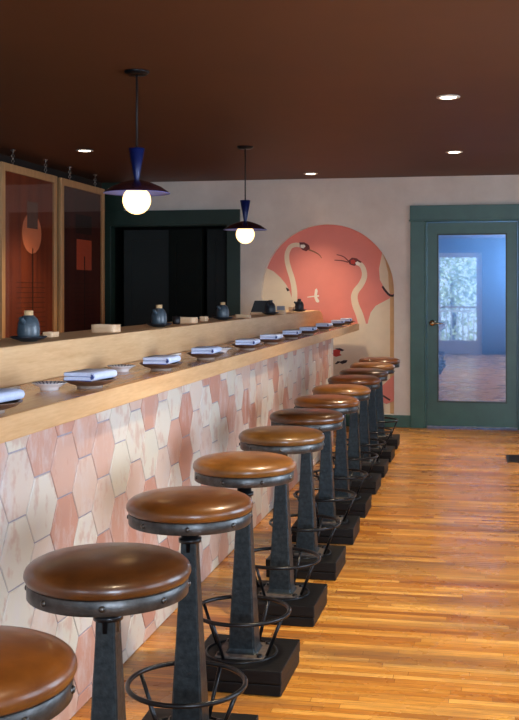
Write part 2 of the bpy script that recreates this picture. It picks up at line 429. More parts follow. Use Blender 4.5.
# rear glazed door and porch, seen mirrored in the green door's glass
q = MB(M['white_paint'])
for a in ((-1.05, -.93, 0, 2.25), (-.12, 0, 0, 2.25), (-.93, -.12, 2.15, 2.25), (-.93, -.12, 0, .3), (-.93, -.12, 1.02, 1.06)):
    q.box(a[0], a[1], BACK-.09, BACK-.04, a[2], a[3])
o = st(q.build('door_5'))
g = MB(M['clear_glass']); g.box(-.93, -.12, BACK-.07, BACK-.065, .3, 2.15); g.build('pane', o)
m = MB(M['deck']); m.box(-4, 4, -7, BACK-.12, -.2, -.05); st(m.build('floor_porch'))
pr = thing('porch_railing', 'white porch railing with upright balusters outside the glazed rear door', 'railing', (0, -3.6, -.05))
r = MB(M['white_paint']); r.box(-3, 3, -.03, .03, .95, 1.0); r.box(-3, 3, -.02, .02, .1, .14); r.build('rail', pr)
bal = MB(M['white_paint']); bal.box(-.016, .016, -.014, .014, 0, .95); bal = bal.build('baluster', pr); bal.location.x = -1.62
for i in range(1, 20):
    c = bal.copy(); COL.objects.link(c); c.parent = pr; c.location.x = -1.62+i*.13
for i, (x, y, s_, lb) in enumerate(((-.75, -5.6, 1.25, 'leafy green tree beyond the porch railing, on the side of the bar'), (2.9, -6.0, 1.2, 'leafy green tree beyond the porch railing, on the side of the windows'))):
    tr = thing('tree', lb, 'tree', (x, y, -.05), 0, 'trees beyond the porch')
    q = MB(M['bark']); q.tube([(0, 0, 0), (.03, 0, .8), (-.02, .02, 1.8)], [.09, .07, .04]); q.build('trunk', tr)
    q = MB(M['leaf'])
    for j in range(2600):
        p = Vector((random.gauss(0, .55), random.gauss(0, .35), random.gauss(1.35, .75)))*s_
        if p.z < .1: p.z = .1+random.random()*.3
        sz = random.uniform(.05, .09); R_ = Matrix.Rotation(random.uniform(0, 6.3), 4, Vector((random.gauss(0, 1), random.gauss(0, 1), random.gauss(0, 1))).normalized())
        q._add([Vector(p)+(R_ @ Vector(v))*sz for v in ((-1, 0, 0), (0, -.5, .1), (1, 0, 0), (0, .5, .1))], [(0, 1, 2), (0, 2, 3)])
    f = q.build('foliage', tr, recalc=False); f['kind'] = 'stuff'

# ------------------------------------------------------------------ crane mural in its arched recess
LN=[(-1.883,1.88),(-1.927,1.887),(-1.984,1.867),(-2.019,1.804),(-2.022,1.724),(-2.001,1.636),(-1.972,1.548),(-1.951,1.46),(-1.942,1.373),(-1.945,1.285),(-1.963,1.183),(-1.972,1.095)]
LB=[(-2.243,1.644),(-2.165,1.607),(-2.091,1.541),(-2.031,1.468),(-1.998,1.409),(-1.972,1.329),(-1.939,1.183),(-1.939,1.08),(-2.285,1.078),(-2.285,1.416),(-2.268,1.549)]
LH=[(-1.89,1.912),(-1.838,1.912),(-1.787,1.882),(-1.776,1.846),(-1.816,1.817),(-1.856,1.832),(-1.883,1.861)]
LC=[(-1.878,1.886),(-1.838,1.889),(-1.823,1.871),(-1.846,1.848),(-1.878,1.857)]
LR=[(-1.838,1.906),(-1.806,1.897),(-1.794,1.874),(-1.816,1.868),(-1.831,1.889)]
LK=[(-1.791,1.836),(-1.72,1.806),(-1.676,1.777),(-1.653,1.745)]
LT=[(-2.037,1.438),(-2.01,1.428),(-1.995,1.405),(-2.019,1.396)]
DF1=[(-1.806,1.335),(-1.735,1.344),(-1.682,1.349)]
DF2=[(-1.732,1.346),(-1.723,1.416),(-1.705,1.428),(-1.694,1.402),(-1.703,1.351)]
DF3=[(-1.732,1.335),(-1.703,1.341),(-1.676,1.293),(-1.691,1.277),(-1.713,1.285)]
RN=[(-1.269,1.689),(-1.229,1.662),(-1.204,1.598),(-1.207,1.535),(-1.242,1.463),(-1.29,1.4),(-1.309,1.336),(-1.293,1.249),(-1.258,1.162),(-1.229,1.059),(-1.223,.963)]
RH=[(-1.376,1.713),(-1.333,1.748),(-1.285,1.741),(-1.229,1.701),(-1.269,1.678),(-1.309,1.662),(-1.357,1.678)]
RR=[(-1.349,1.718),(-1.317,1.729),(-1.293,1.71),(-1.309,1.678),(-1.341,1.686)]
RC=[(-1.299,1.697),(-1.274,1.709),(-1.242,1.69),(-1.258,1.665),(-1.29,1.671)]
K1=[(-1.365,1.707),(-1.421,1.758),(-1.493,1.781)]
K2=[(-1.373,1.7),(-1.437,1.717),(-1.517,1.723)]
RB=[(-1.172,1.043),(-1.159,1.106),(-1.137,1.178),(-1.086,1.246),(-1.007,1.289),(-.936,1.326),(-.888,1.345),(-.888,1.05),(-1.172,1.04)]
WG=[(-1.019,1.794),(-1.051,1.629),(-1.042,1.518),(-1.007,1.452),(-.944,1.373),(-.893,1.368),(-.9,1.471),(-.928,1.613),(-.975,1.732)]
WT=[(-1.019,1.794),(-.983,1.708),(-.956,1.581),(-.95,1.455),(-.94,1.373),(-.893,1.368),(-.9,1.471),(-.928,1.613),(-.975,1.732)]
BK=[(-1.016,1.449),(-.983,1.401),(-.944,1.36),(-.912,1.351),(-.887,1.363)]
BODY=[(-2.285,1.06),(-1.172,1.06),(-.888,1.06),(-.888,.12),(-2.285,.12)]
ST=[(-.937,1.337),(-.884,1.353),(-.884,.12),(-.937,.12)]
RP=[(-1.541,.778),(-1.469,.798),(-1.421,.786),(-1.453,.771),(-1.461,.747),(-1.44,.728),(-1.501,.711),(-1.541,.727)]
RPK=[(-1.517,.797),(-1.461,.804),(-1.411,.783),(-1.437,.77),(-1.477,.785)]
B1=[(-1.517,.635),(-1.485,.667),(-1.453,.664),(-1.421,.677),(-1.379,.678),(-1.392,.652),(-1.437,.636),(-1.461,.651),(-1.493,.635)]
PT=[(-.888,.54),(-.888,.264),(-.975,.228),(-1.032,.258),(-1.032,.404)]
PL=[(-1.026,.325),(-.936,.269)]
mm = MB(*[M[k] for k in ('m_pink', 'm_cream', 'm_tan', 'm_dark', 'm_maroon', 'm_red', 'm_brown', 'm_white')])
big = [(AX+AR+.02, .1)]+[(AX+(AR+.02)*math.cos(a*PI/48), AZ+(AR+.02)*math.sin(a*PI/48)) for a in range(49)]+[(AX-AR-.02, .1)]
MY = W+.075
mm.prism(big, MY, W+.119, 'y', 0)
L1, L2, L3, L4 = MY-.001, MY-.002, MY-.003, MY-.004
for pl, yy in ((LB, L1), (RB, L1), (BODY, L1-.0003)): mm.flat(pl, yy, 1)
mm.flat(WG, L1, 1); mm.flat(WT, L2, 2); mm.flat(ST, L2, 2)
mm.ribbon(LN, (.044, .066), L2, 1); mm.ribbon(RN, (.046, .085), L2, 1)
mm.flat(LH, L3, 4); mm.flat(LC, L4, 7); mm.flat(LR, L4, 4); mm.ribbon(LK, (.016, .006), L3, 6)
mm.flat(LT, L3, 3)
for a in (DF2, DF3): mm.flat(a, L2, 7)
mm.ribbon(DF1, (.008, .018), L2, 7)
mm.flat(RH, L3, 4); mm.flat(RR, L4, 5); mm.flat(RC, L4-.0005, 7); mm.ribbon(K1, (.012, .008), L3, 4); mm.ribbon(K2, (.012, .008), L3, 4)
mm.ribbon(BK, (.02, .024), L4, 3)
mm.flat(RP, L2, 5); mm.flat(RPK, L3, 3); mm.flat(B1, L2, 3)
mm.flat(PT, L3, 0); mm.ribbon(PL, (.018, .018), L4, 3)
tag(mm.build('crane_mural', recalc=False), 'pink arched mural of two long-necked cream cranes in a wall recess', 'mural')

# ------------------------------------------------------------------ the bar
BX, BY0, BY1 = -1.32, 0.6, 9.385
CZ0, CZ1, LZ = .995, 1.065, 1.206
bar = thing('tiled_bar', 'long bar front clad in pink and cream hexagon tiles under the oak counter', 'bar', (0, 0, 0))
m = MB(M['grout']); m.box(-1.62, BX-.004, BY0, BY1, 0, CZ0); m.build('core', bar)
m = MB(M['tile'])
hw, hh, gap = .1175, .0985, .003       # half width point to point, half height flat to flat
att = []
cols = int((BY1-BY0)/(hw*1.5))+2
for i in range(cols):
    for j in range(-1, 7):
        cy = BY0-.0475+i*hw*1.5; cz = .839-hh+(j-4)*2*hh+(hh if i % 2 else 0)
        val = random.random()
        pts = []
        for k in range(6):
            a = k*PI/3
            pts.append((cy+(hw-gap*1.15)*math.cos(a), cz+(hh-gap)/math.sin(PI/3)*math.sin(a)))
        # clip to the bar front
        def clip(P, idx, lim, sgn):
            out = []
            for q in range(len(P)):
                a_, b_ = P[q], P[(q+1) % len(P)]
                ia, ib = sgn*(a_[idx]-lim) <= 0, sgn*(b_[idx]-lim) <= 0
                if ia: out.append(a_)
                if ia != ib:
                    t = (lim-a_[idx])/(b_[idx]-a_[idx]); out.append((a_[0]+(b_[0]-a_[0])*t, a_[1]+(b_[1]-a_[1])*t))
            return out
        for idx, lim, sg in ((0, BY0, -1), (0, BY1, 1), (1, .004, -1), (1, CZ0-.001, 1)):
            if pts: pts = clip(pts, idx, lim, sg)
        if len(pts) < 3: continue
        cc = (sum(p[0] for p in pts)/len(pts), sum(p[1] for p in pts)/len(pts))
        ins = [(cc[0]+(p[0]-cc[0])*.975, cc[1]+(p[1]-cc[1])*.975) for p in pts]
        n = len(pts); nf = len(m.b.faces)
        vs = [(BX-.005, p[0], p[1]) for p in pts]+[(BX-.0012, p[0], p[1]) for p in pts]+[(BX, p[0], p[1]) for p in ins]
        m._add(vs, [tuple(range(2*n, 3*n))]+[(k, (k+1) % n, n+(k+1) % n, n+k) for k in range(n)]+[(n+k, n+(k+1) % n, 2*n+(k+1) % n, 2*n+k) for k in range(n)])
        att += [val]*(len(m.b.faces)-nf)
to = m.build('hexagon_tiles', bar)
la = to.data.attributes.new('tile', 'FLOAT', 'FACE')
for k, v in enumerate(att): la.data[k].value = v
m = MB(M['grout']); m.box(-1.62, BX, BY1, BY1+.012, 0, CZ0-.001); m.build('end_cladding', bar)

m = MB(M['oak_top'], M['oak'])
m.box(-1.62, -1.25, BY0-.1, W-.002, CZ0, CZ1)
for f in m.b.faces: f.material_index = 0 if f.calc_center_median().z > CZ1-.001 else 1
tag(m.build('countertop', bevel=.004), 'long glossy oak counter slab running to the mural wall', 'countertop')
lg = thing('bar_ledge', 'raised light oak ledge standing along the back of the counter', 'ledge')
m = MB(M['oak_riser']); m.prism([(BY0-.1, CZ1), (W-.002, CZ1), (W-.03, CZ1+.05), (W-.12, LZ-.035), (W-.24, LZ-.008), (W-.4, LZ), (BY0-.1, LZ)], -1.65, -1.6205, 'x'); m.build('riser_board', lg, bevel=.003)
m = MB(M['oak_riser']); m.box(-1.93, -1.65, BY0-.1, W-.4, LZ-.035, LZ); m.build('ledge_shelf', lg, bevel=.003)
m = MB(M['oak_riser']); m.box(-1.92, -1.9, BY0-.1, W-.4, 0, LZ-.035); m.build('back_board', lg)

# ------------------------------------------------------------------ stools
def make_stool(leather):
    t = thing('bar_stool', 'stool', 'bar stool')
    s = MB(leather)
    prof = [(0, .744), (.166, .744), (.174, .748), (.183, .753), (.1875, .763), (.187, .771), (.183, .779), (.175, .786), (.162, .792), (.14, .797), (.10, .801), (.05, .803), (0, .8035)]
    s.lathe(prof, 72); s.build('seat_cushion', t)
    bm_ = MB(M['band']); bm_.lathe([(.156, .717), (.179, .716), (.181, .718), (.181, .748), (.179, .750), (.156, .750)], 72); bm_.lathe([(0, .724), (.156, .724)], 40)
    band = bm_.build('seat_band', t)
    for k in range(8):
        a = k*PI/4+.26
        mx = Matrix.Rotation(a, 4, 'Z') @ Matrix.Translation((.1805, 0, .733)) @ Matrix.Rotation(PI/2, 4, 'Y')
        r_ = MB(M['rivet']); r_.lathe([(.0075, 0), (.0072, .002), (.005, .0048), (0, .006)], 14, mx=mx); r_.build('rivet', band)
    c = MB(M['black_metal'])
    c.lathe([(0, .722), (.026, .722), (.026, .672), (.034, .670), (.034, .658), (.024, .656), (.024, .63), (0, .63)], 32); c.build('collar', t)
    c = MB(M['steel'])
    secs = [(.098, .058), (.104, .053), (.115, .0485), (.20, .0445), (.40, .034), (.62, .0235), (.657, .023)]
    rings = []
    for z, h in secs:
        ch = h*.14
        pts = [(h-ch, -h), (h, -h+ch), (h, h-ch), (h-ch, h), (-h+ch, h), (-h, h-ch), (-h, -h+ch), (-h+ch, -h)]
        rings.append([c.b.verts.new((x, y, z)) for x, y in pts])
    for a, b in zip(rings, rings[1:]):
        for k in range(8): c.b.faces.new([a[k], a[(k+1) % 8], b[(k+1) % 8], b[k]])
    c.b.faces.new(rings[0]); c.b.faces.new(rings[-1]); c.build('column', t)
    p = MB(M['plate_steel']); p.box(-.088, .088, -.088, .088, .0885, .098, bev=.002); p = p.build('mounting_plate', t)
    for sx in (-1, 1):
        for sy in (-1, 1):
            q = MB(M['black_metal']); q.lathe([(.011, .098), (.011, .106), (0, .106)], 6, c=(sx*.073, sy*.073, 0)); q.build('bolt', p)
    ring = MB(M['black_metal']); ring.tube([(.174*math.cos(2*PI*k/56), .174*math.sin(2*PI*k/56), .238) for k in range(56)], .0075, 10, True)
    ring = ring.build('footrest_ring', t); ring.location.x = -.01
    low = MB(M['black_metal']); low.tube([(.128*math.cos(2*PI*k/48), .128*math.sin(2*PI*k/48), .0905) for k in range(48)], .0045, 8, True); low.build('lower_ring', ring)
    for k in range(4):
        a = -.26+k*PI/2
        q = MB(M['black_metal']); q.tube([(.174*math.cos(a), .174*math.sin(a), .236), (.112*math.cos(a), .112*math.sin(a), .096)], .0065, 8); q.build('strut', ring)
    b = MB(M['base']); b.box(-.174, .174, -.174, .174, .041, .0885, bev=.004); b.box(-.172, .172, -.172, .172, 0, .0395, bev=.004); b.build('base_block', t)
    return t
leathers = {
 'tan': mat_leather('tan_leather', lin(88, 54, 18), lin(136, 86, 34), 1),
 'orange': mat_leather('chestnut_leather', lin(84, 44, 12), lin(128, 74, 24), 2),
 'dark': mat_leather('dark_brown_leather', lin(54, 27, 9), lin(100, 56, 18), 3),
 'olive': mat_leather('olive_brown_leather', lin(76, 48, 18), lin(116, 78, 32), 4),
 'red': mat_leather('russet_leather', lin(72, 37, 13), lin(106, 58, 22), 5)}
stools = [(-0.850, 1.620, 'orange', 'chestnut leather bar stool cut by the lower left edge, nearest of the row'),
 (-0.832, 2.264, 'dark', 'bar stool with dark worn brown leather seat, second nearest of the row'),
 (-0.850, 3.005, 'orange', 'bar stool with smooth chestnut seat, third nearest, just past the dark-seated one'),
 (-0.850, 3.727, 'tan', 'bar stool with tan mottled leather seat and rust-flecked column, fourth from the near end'),
 (-0.857, 4.489, 'olive', 'bar stool with olive brown seat, fifth from the near end'),
 (-0.864, 5.200, 'dark', 'bar stool with dark brown seat at mid-row, sixth from the near end'),
 (-0.872, 5.931, 'orange', 'bar stool with shiny orange-brown seat, seventh from the near end'),
 (-0.878, 6.622, 'tan', 'bar stool with bright tan seat, fifth from the mural wall'),
 (-0.888, 7.383, 'red', 'bar stool with russet seat, fourth from the mural wall'),
 (-0.892, 8.043, 'dark', 'bar stool with dark seat, third from the mural wall'),
 (-0.900, 8.754, 'tan', 'bar stool with tan seat, second from the mural wall'),
 (-0.910, 9.465, 'red', 'farthest bar stool with russet seat, last in the row before the mural wall')]
proto = None; seatmesh = {}
for i, (x, y, lt, lb) in enumerate(stools):
    if proto is None: proto = make_stool(leathers[lt]); o = proto; seatmesh[lt] = [c for c in o.children if c.name.startswith('seat_cushion')][0].data
    else: o = copy_tree(proto)
    for c in o.children:
        if c.name.startswith('seat_cushion'):
            if lt not in seatmesh:
                me = seatmesh['orange'].copy(); me.materials[0] = leathers[lt]; seatmesh[lt] = me
            c.data = seatmesh[lt]; c.rotation_euler.z = i*1.3
        if c.name.startswith('seat_band'): c.rotation_euler.z = (i*.37) % .78 if i > 1 else 0
        if c.name.startswith('footrest_ring'): c.rotation_euler.z = random.uniform(-.15, .15)
    o.location = (x, y, 0); o.rotation_euler.z = random.uniform(-.03, .03)
    tag(o, lb, 'bar stool', 'leather bar stools along the counter')

# ------------------------------------------------------------------ table settings on the counter
ORD = ['first', 'second', 'third', 'fourth', 'fifth', 'sixth', 'seventh', 'eighth', 'ninth', 'tenth', 'eleventh']
dm = MB(M['dish'], M['dish_foot'])
dm.lathe([(0, .004), (.034, .004), (.036, 0), (.043, 0), (.045, .007), (.07, .013), (.091, .0225), (.0925, .0245), (.091, .0255), (.068, .0175), (.04, .0115), (0, .010)], 56, mfun=lambda j, k: 1 if j < 4 else 0)
bmesh.ops.scale(dm.b, vec=(1, 1, 1.25), verts=dm.b.verts[:])
dish0 = dm.build('dish')
def serp():
    w, n, th, gp = .05, 2, .0135, .0015
    pts = []; z = th/2
    for l in range(n):
        s_ = 1 if l % 2 == 0 else -1
        pts += [(-s_*w, z), (-s_*w*.33, z+.0006), (s_*w*.33, z+.0003), (s_*w, z)]
        if l < n-1:
            r = (th+gp)/2
            for a in (-PI/4, 0, PI/4): pts.append((s_*(w+r*math.cos(a)), z+r+r*math.sin(a)))
        z += th+gp
    return pts, th
def make_napkin():
    t = thing('napkin', '', 'napkin')
    pts, th = serp(); P = [Vector((a, b)) for a, b in pts]; n = len(P)
    def off(d):
        out = []
        for i in range(n):
            tg = (P[min(n-1, i+1)]-P[max(0, i-1)]).normalized(); out.append(P[i]+Vector((-tg.y, tg.x))*d)
        return out
    A, B = off(th/2), off(-th/2)
    c = MB(M['napkin']); ys = [-.09, -.087, -.03, .03, .087, .09]
    rows = []
    for q, y in enumerate(ys):
        k = .8 if q in (0, 5) else 1
        Aq, Bq = off(th/2*k), off(-th/2*k)
        rows.append([c.b.verts.new((p.x, y+.004*math.sin(9*p.x+q), p.y)) for p in Aq+Bq[::-1]])
    N = 2*n
    for a, b in zip(rows, rows[1:]):
        for k in range(N):
            f = c.b.faces.new([a[k], a[(k+1) % N], b[(k+1) % N], b[k]]); f.smooth = True
    for r_ in (rows[0], rows[-1]):
        for k in range(n-1): c.b.faces.new([r_[k], r_[k+1], r_[N-2-k], r_[N-1-k]])
    c.build('folded_cloth', t)
    h = MB(M['hem']); h.tube([(p.x, -.0902, p.y-.0062) for p in P[:4]], .0015, 6); h.tube([(p.x, -.0905, p.y) for p in P[3:8]], .0022, 6)
    e = P[-1]; h.tube([(e.x-.001, -.09, e.y), (e.x-.001, .09, e.y)], .0014, 6); h.tube([(P[0].x-.001, -.09, P[0].y), (P[0].x-.001, .09, P[0].y)], .0014, 6); h.tube([(P[3].x+.004, -.092, P[3].y+.006), (P[3].x+.004, -.08, P[3].y+.006)], .006, 10)
    h.build('hem_stripe', t)
    return t
nap0 = make_napkin()
settings = [(-1.335, 2.69), (-1.335, 3.45), (-1.335, 4.27), (-1.335, 5.0), (-1.32, 5.86), (-1.32, 6.55), (-1.32, 7.28), (-1.32, 7.98), (-1.335, 8.92), (-1.345, 9.86), (-1.35, 10.52)]
WHERE = ['', '', '', '', '', '', '', '', '', '', '']
for i, (x, y) in enumerate(settings):
    d_ = dish0 if i == 0 else dish0.copy()
    if i: COL.objects.link(d_)
    n_ = nap0 if i == 0 else copy_tree(nap0)
    d_.location = (x, y, CZ1); n_.location = (x, y, CZ1+.0306)
    n_.rotation_euler.z = random.uniform(-.12, .1); d_.rotation_euler.z = i
    place = 'nearest the camera, cut by the left edge' if i == 0 else 'farthest along, by the mural wall' if i == 10 else ORD[i]+' along the counter from the near end'
    tag(d_, 'brown footed dish under a napkin, '+place, 'dish', 'brown dishes along the counter')
    tag(n_, 'folded pale blue napkin on its dish, '+place, 'napkin', 'folded napkins along the counter')
bm2 = MB(M['porcelain'], M['navy'])
bm2.lathe([(0, .005), (.026, .005), (.027, 0), (.031, 0), (.032, .008), (.044, .015), (.058, .0235), (.0595, .0245), (.058, .0255), (.051, .0215), (.04, .016), (.02, .011), (0, .010)], 72, mfun=lambda j, k: 1 if (j in (8, 9) and k % 3 == 0) else 0)
bowl0 = bm2.build('sauce_bowl')
for i, (x, y, lb) in enumerate(((-1.441, 3.35, 'small white bowl with navy stripes, nearest, between the first two napkins'),
                               (-1.475, 4.17, 'small white bowl with navy stripes between the second and third napkins'),
                               (-1.40, 5.57, 'small white bowl with navy stripes between the fourth and fifth napkins'))):
    o = bowl0 if i == 0 else bowl0.copy()
    if i: COL.objects.link(o)
    o.location = (x, y, CZ1); tag(o, lb, 'bowl', 'striped sauce bowls on the counter')
cm = MB(M['paper']); cm.box(-.011, .011, -.11, .11, 0, .007, bev=.002)
chop0 = cm.build('chopstick_sleeve')
for i, (y, lb) in enumerate(((3.28, 'slim white paper chopstick sleeve behind the nearest napkin'), (4.14, 'slim white paper chopstick sleeve behind the second napkin'), (5.25, 'slim white paper chopstick sleeve behind the third napkin'))):
    o = chop0 if i == 0 else chop0.copy()
    if i: COL.objects.link(o)
    o.location = (-1.575, y, CZ1); tag(o, lb, 'chopstick sleeve', 'chopstick sleeves at the riser')

# ------------------------------------------------------------------ things on the raised ledge
def make_pot():
    t = thing('soy_bottle', '', 'bottle')
    b = MB(M['pot']); b.lathe([(0, 0), (.036, 0), (.0405, .004), (.0425, .02), (.0425, .04), (.040, .062), (.033, .08), (.022, .091), (.014, .095), (0, .095)], 48); b.build('body', t)
    s_ = MB(M['pot']); d = Vector((-.12, -.99, 0)).normalized()
    pts = [d*.030+Vector((0, 0, .064)), d*.046+Vector((0, 0, .074)), d*.056+Vector((0, 0, .084))]
    s_.tube(pts, [.011, .0095, .009], 16, caps=False); s_.tube(pts[::-1], [.006, .0065, .007], 16, caps=False)
    s_.build('spout', t)
    c = MB(M['cork']); c.lathe([(0, .093), (.016, .093), (.0175, .095), (.0175, .110), (.016, .112), (0, .112)], 28); c.build('stopper', t)
    return t
sm = MB(M['saucer']); sm.lathe([(0, 0), (.03, 0), (.034, .003), (.058, .010), (.070, .017), (.0695, .020), (.055, .0145), (.03, .008), (0, .007)], 48); sau0 = sm.build('saucer')
pot0 = make_pot()
pots = [(-1.715, 3.79, 0, 'pot', 'blue-grey soy bottle with a cork stopper, nearest, before the orange oval picture'),
        (-1.715, 5.45, -.1, 'pot', 'blue-grey soy bottle with cork stopper, second along the ledge, before the dark opening'),
        (-1.715, 6.87, -.3, 'pot', 'blue-grey soy bottle with cork stopper, third along the ledge, beside the green casing'),
        (-1.70, 8.42, -.3, 'pot_black', 'black soy bottle on the ledge beside the slanted black board'),
        (-1.70, 9.80, -.7, 'pot_black', 'black soy bottle on the ledge farthest along, before the mural')]
blackmesh = {}
for i, (x, y, rz, mt, lb) in enumerate(pots):
    o = pot0 if i == 0 else copy_tree(pot0); sa = sau0 if i == 0 else sau0.copy()
    if i: COL.objects.link(sa)
    sa.location = (x, y, LZ); o.location = (x, y, LZ+.0072); o.rotation_euler.z = rz
    if mt == 'pot_black':
        for c in o.children:
            k = c.name.split('.')[0]
            if k not in blackmesh:
                me = c.data.copy(); me.materials[0] = M['pot_black']; blackmesh[k] = me
            c.data = blackmesh[k]
    tag(o, lb, 'bottle', 'soy bottles on the ledge')
    tag(sa, 'black saucer under the soy bottle '+['nearest, at the left', 'second along the ledge', 'beside the green casing', 'beside the slanted black board', 'farthest along, before the mural'][i], 'saucer', 'black saucers on the ledge')
def wbox(x, y, sx, sy, h, lb, name='wooden_tray', cat='tray', grp='pale wooden trays on the ledge', mt='box_wood', z=LZ, tall=True):
    m = MB(M[mt]); n = 40; P = []; Q = []
    for k in range(n):
        a = 2*PI*k/n; c, s_ = math.cos(a), math.sin(a)
        P.append((math.copysign(abs(c)**.4, c)*sx/2, math.copysign(abs(s_)**.4, s_)*sy/2))
    rows = [(1, 0), (1, h*.48), (.985, h*.5), (.985, h*.54), (1, h*.56), (1, h), (.93, h), (.93, h*.75)]
    R = [[m.b.verts.new((p[0]*k, p[1]*k, z_)) for p in P] for k, z_ in rows]
    for a, b in zip(R, R[1:]):
        for k in range(n): m.b.faces.new([a[k], a[(k+1) % n], b[(k+1) % n], b[k]])
    m.b.faces.new(R[0]); m.b.faces.new(R[-1])
    o = m.build(name); o.location = (x, y, z); return tag(o, lb, cat, grp)
wbox(-1.75, 4.73, .125, .10, .035, 'low pale wooden tray on the ledge below the second picture')
wbox(-1.75, 6.13, .115, .10, .035, 'low pale wooden tray on the ledge between second and third soy bottles')
wbox(-1.80, 4.2, .05, .08, .02, 'small pale wooden block behind the nearest soy bottle', 'wooden_block', 'block', 'small wooden blocks beside the soy bottles')
wbox(-1.80, 5.75, .05, .07, .026, 'small pale wooden block behind the second soy bottle', 'wooden_block', 'block', 'small wooden blocks beside the soy bottles')
wbox(-1.76, 6.55, .05, .06, .03, 'small brown wooden block just left of the third soy bottle', 'wooden_block', 'block', 'small wooden blocks beside the soy bottles')
wbox(-1.72, 7.5, .11, .08, .022, 'low wooden tray on the ledge beyond the third soy bottle')
wbox(-1.66, 8.66, .075, .08, .034, 'wooden tray right of the black bottle, with a grey box on it')
m = MB(M['grey_box']); m.box(-.03, .03, -.025, .025, 0, .034, bev=.003); o = m.build('grey_box'); o.location = (-1.66, 8.66, LZ+.034); tag(o, 'small grey box on a wooden tray right of the black bottle', 'box')
wbox(-1.775, 9.8, .05, .07, .04, 'small wooden block left of the farthest black bottle', 'wooden_block', 'block', 'small wooden blocks beside the soy bottles')
m = MB(M['black_plastic'], M['brass']); m.lathe([(0, 0), (.02, 0), (.023, .01), (.024, .045), (.022, .045), (.02, .012), (0, .01)], 28); o = m.build('black_cup'); o.location = (-1.76, 5.93, LZ)
tag(o, 'small black cup on the ledge left of a pale wooden tray', 'cup')
ms = thing('menu_stand', 'slanted black board standing on the ledge left of a black bottle', 'board', (-1.80, 8.5, LZ))
m = MB(M['black_plastic']); m.prism([(-.085, 0), (.085, 0), (.085, .115), (-.045, .115)], -.03, .012, 'y'); m.build('board', ms, bevel=.003)
m = MB(M['box_wood']); m.box(-.075, .085, -.045, -.0305, 0, .02); m.build('base_strip', ms, bevel=.002)

# ------------------------------------------------------------------ hanging framed pictures
def framed(y0, y1, art, lb, kind):
    yc = (y0+y1)/2; hw_ = (y1-y0)/2; t = thing('framed_picture', lb, 'picture', (-3.82, yc, .62), 0, 'framed pictures hanging at the left')
    hT = 1.825; fw = .065
    f = MB(M['frame_wood'])
    for a in ((-hw_, -hw_+fw, 0, hT), (hw_-fw, hw_, 0, hT), (-hw_+fw, hw_-fw, hT-fw, hT), (-hw_+fw, hw_-fw, 0, fw)): f.box(-.018, .016, a[0], a[1], a[2], a[3])
    f.build('frame', t, bevel=.003)
    p = MB(M[art], M['art_orange'], M['art_grey'], M['art_line'], M['art_orange_dark'])
    p.box(-.014, -.006, -hw_+fw, hw_-fw, fw, hT-fw)
    X = -.005
    def sh(poly, x, mi):
        fs = p._add([(x, a, b) for a, b in poly], [tuple(range(len(poly)))], mi)
    if kind == 0:
        sh([(.055+.198*math.cos(k*PI/24), 1.278+.175*math.sin(k*PI/24)) for k in range(48)], X, 1)
        sh([(-.045, 1.32), (.175, 1.32), (.175, 1.55), (-.045, 1.55)], X+.001, 2)
        sh([(.06, .3), (.08, .3), (.08, 1.15), (.06, 1.15)], X+.001, 3)
        for k in range(11): sh([(-.25, .42+k*.043), (.33, .42+k*.043), (.33, .4235+k*.043), (-.25, .4235+k*.043)], X, 3)
    else:
        sh([(-.145, .985), (.245, .985), (.245, 1.28), (-.145, 1.28)], X, 4)
        sh([(-.17, 1.335), (.25, 1.335), (.25, 1.52), (-.17, 1.52)], X, 3)
        sh([(.045, .3), (.07, .3), (.07, 1.12), (.045, 1.12)], X+.001, 3)
        for k in range(11): sh([(-.25, .42+k*.043), (.33, .42+k*.043), (.33, .4235+k*.043), (-.25, .4235+k*.043)], X, 3)
    p.build('artwork', t, recalc=False)
    g = MB(M['pic_glass']); g.box(.008, .011, -hw_+fw, hw_-fw, fw, hT-fw); g.build('glazing', t)
    for s_ in (-.33, .33):
        c = MB(M['chain']); z = hT
        c.tube([(0, s_, hT), (0, s_, hT+.02)], .005, 8)
        c.tube([(.012*math.sin(k*PI/8), s_, hT+.032-.012*math.cos(k*PI/8)) for k in range(16)], .003, 6, True)
        c.tube([(0, s_+.01*math.sin(k*PI/8), hT+.053-.012*math.cos(k*PI/8)) for k in range(16)], .003, 6, True)
        c.tube([(.012*math.sin(k*PI/8), s_, hT+.074-.012*math.cos(k*PI/8)) for k in range(16)], .003, 6, True)
        c.tube([(0, s_, hT+.085), (0, s_, H-.62)], .004, 8); c.lathe([(0, H-.632), (.02, H-.63), (.022, H-.62), (0, H-.62)], 20, c=(0, s_, 0))
        c.build('hook', t)
    return t
framed(7.9, 9.03, 'art_maroon', 'wood-framed rust picture with orange oval and grey block, at the left edge', 0)
framed(9.12, 10.25, 'art_deep', 'wood-framed dark brown picture with an orange square, beside the dark opening', 1)

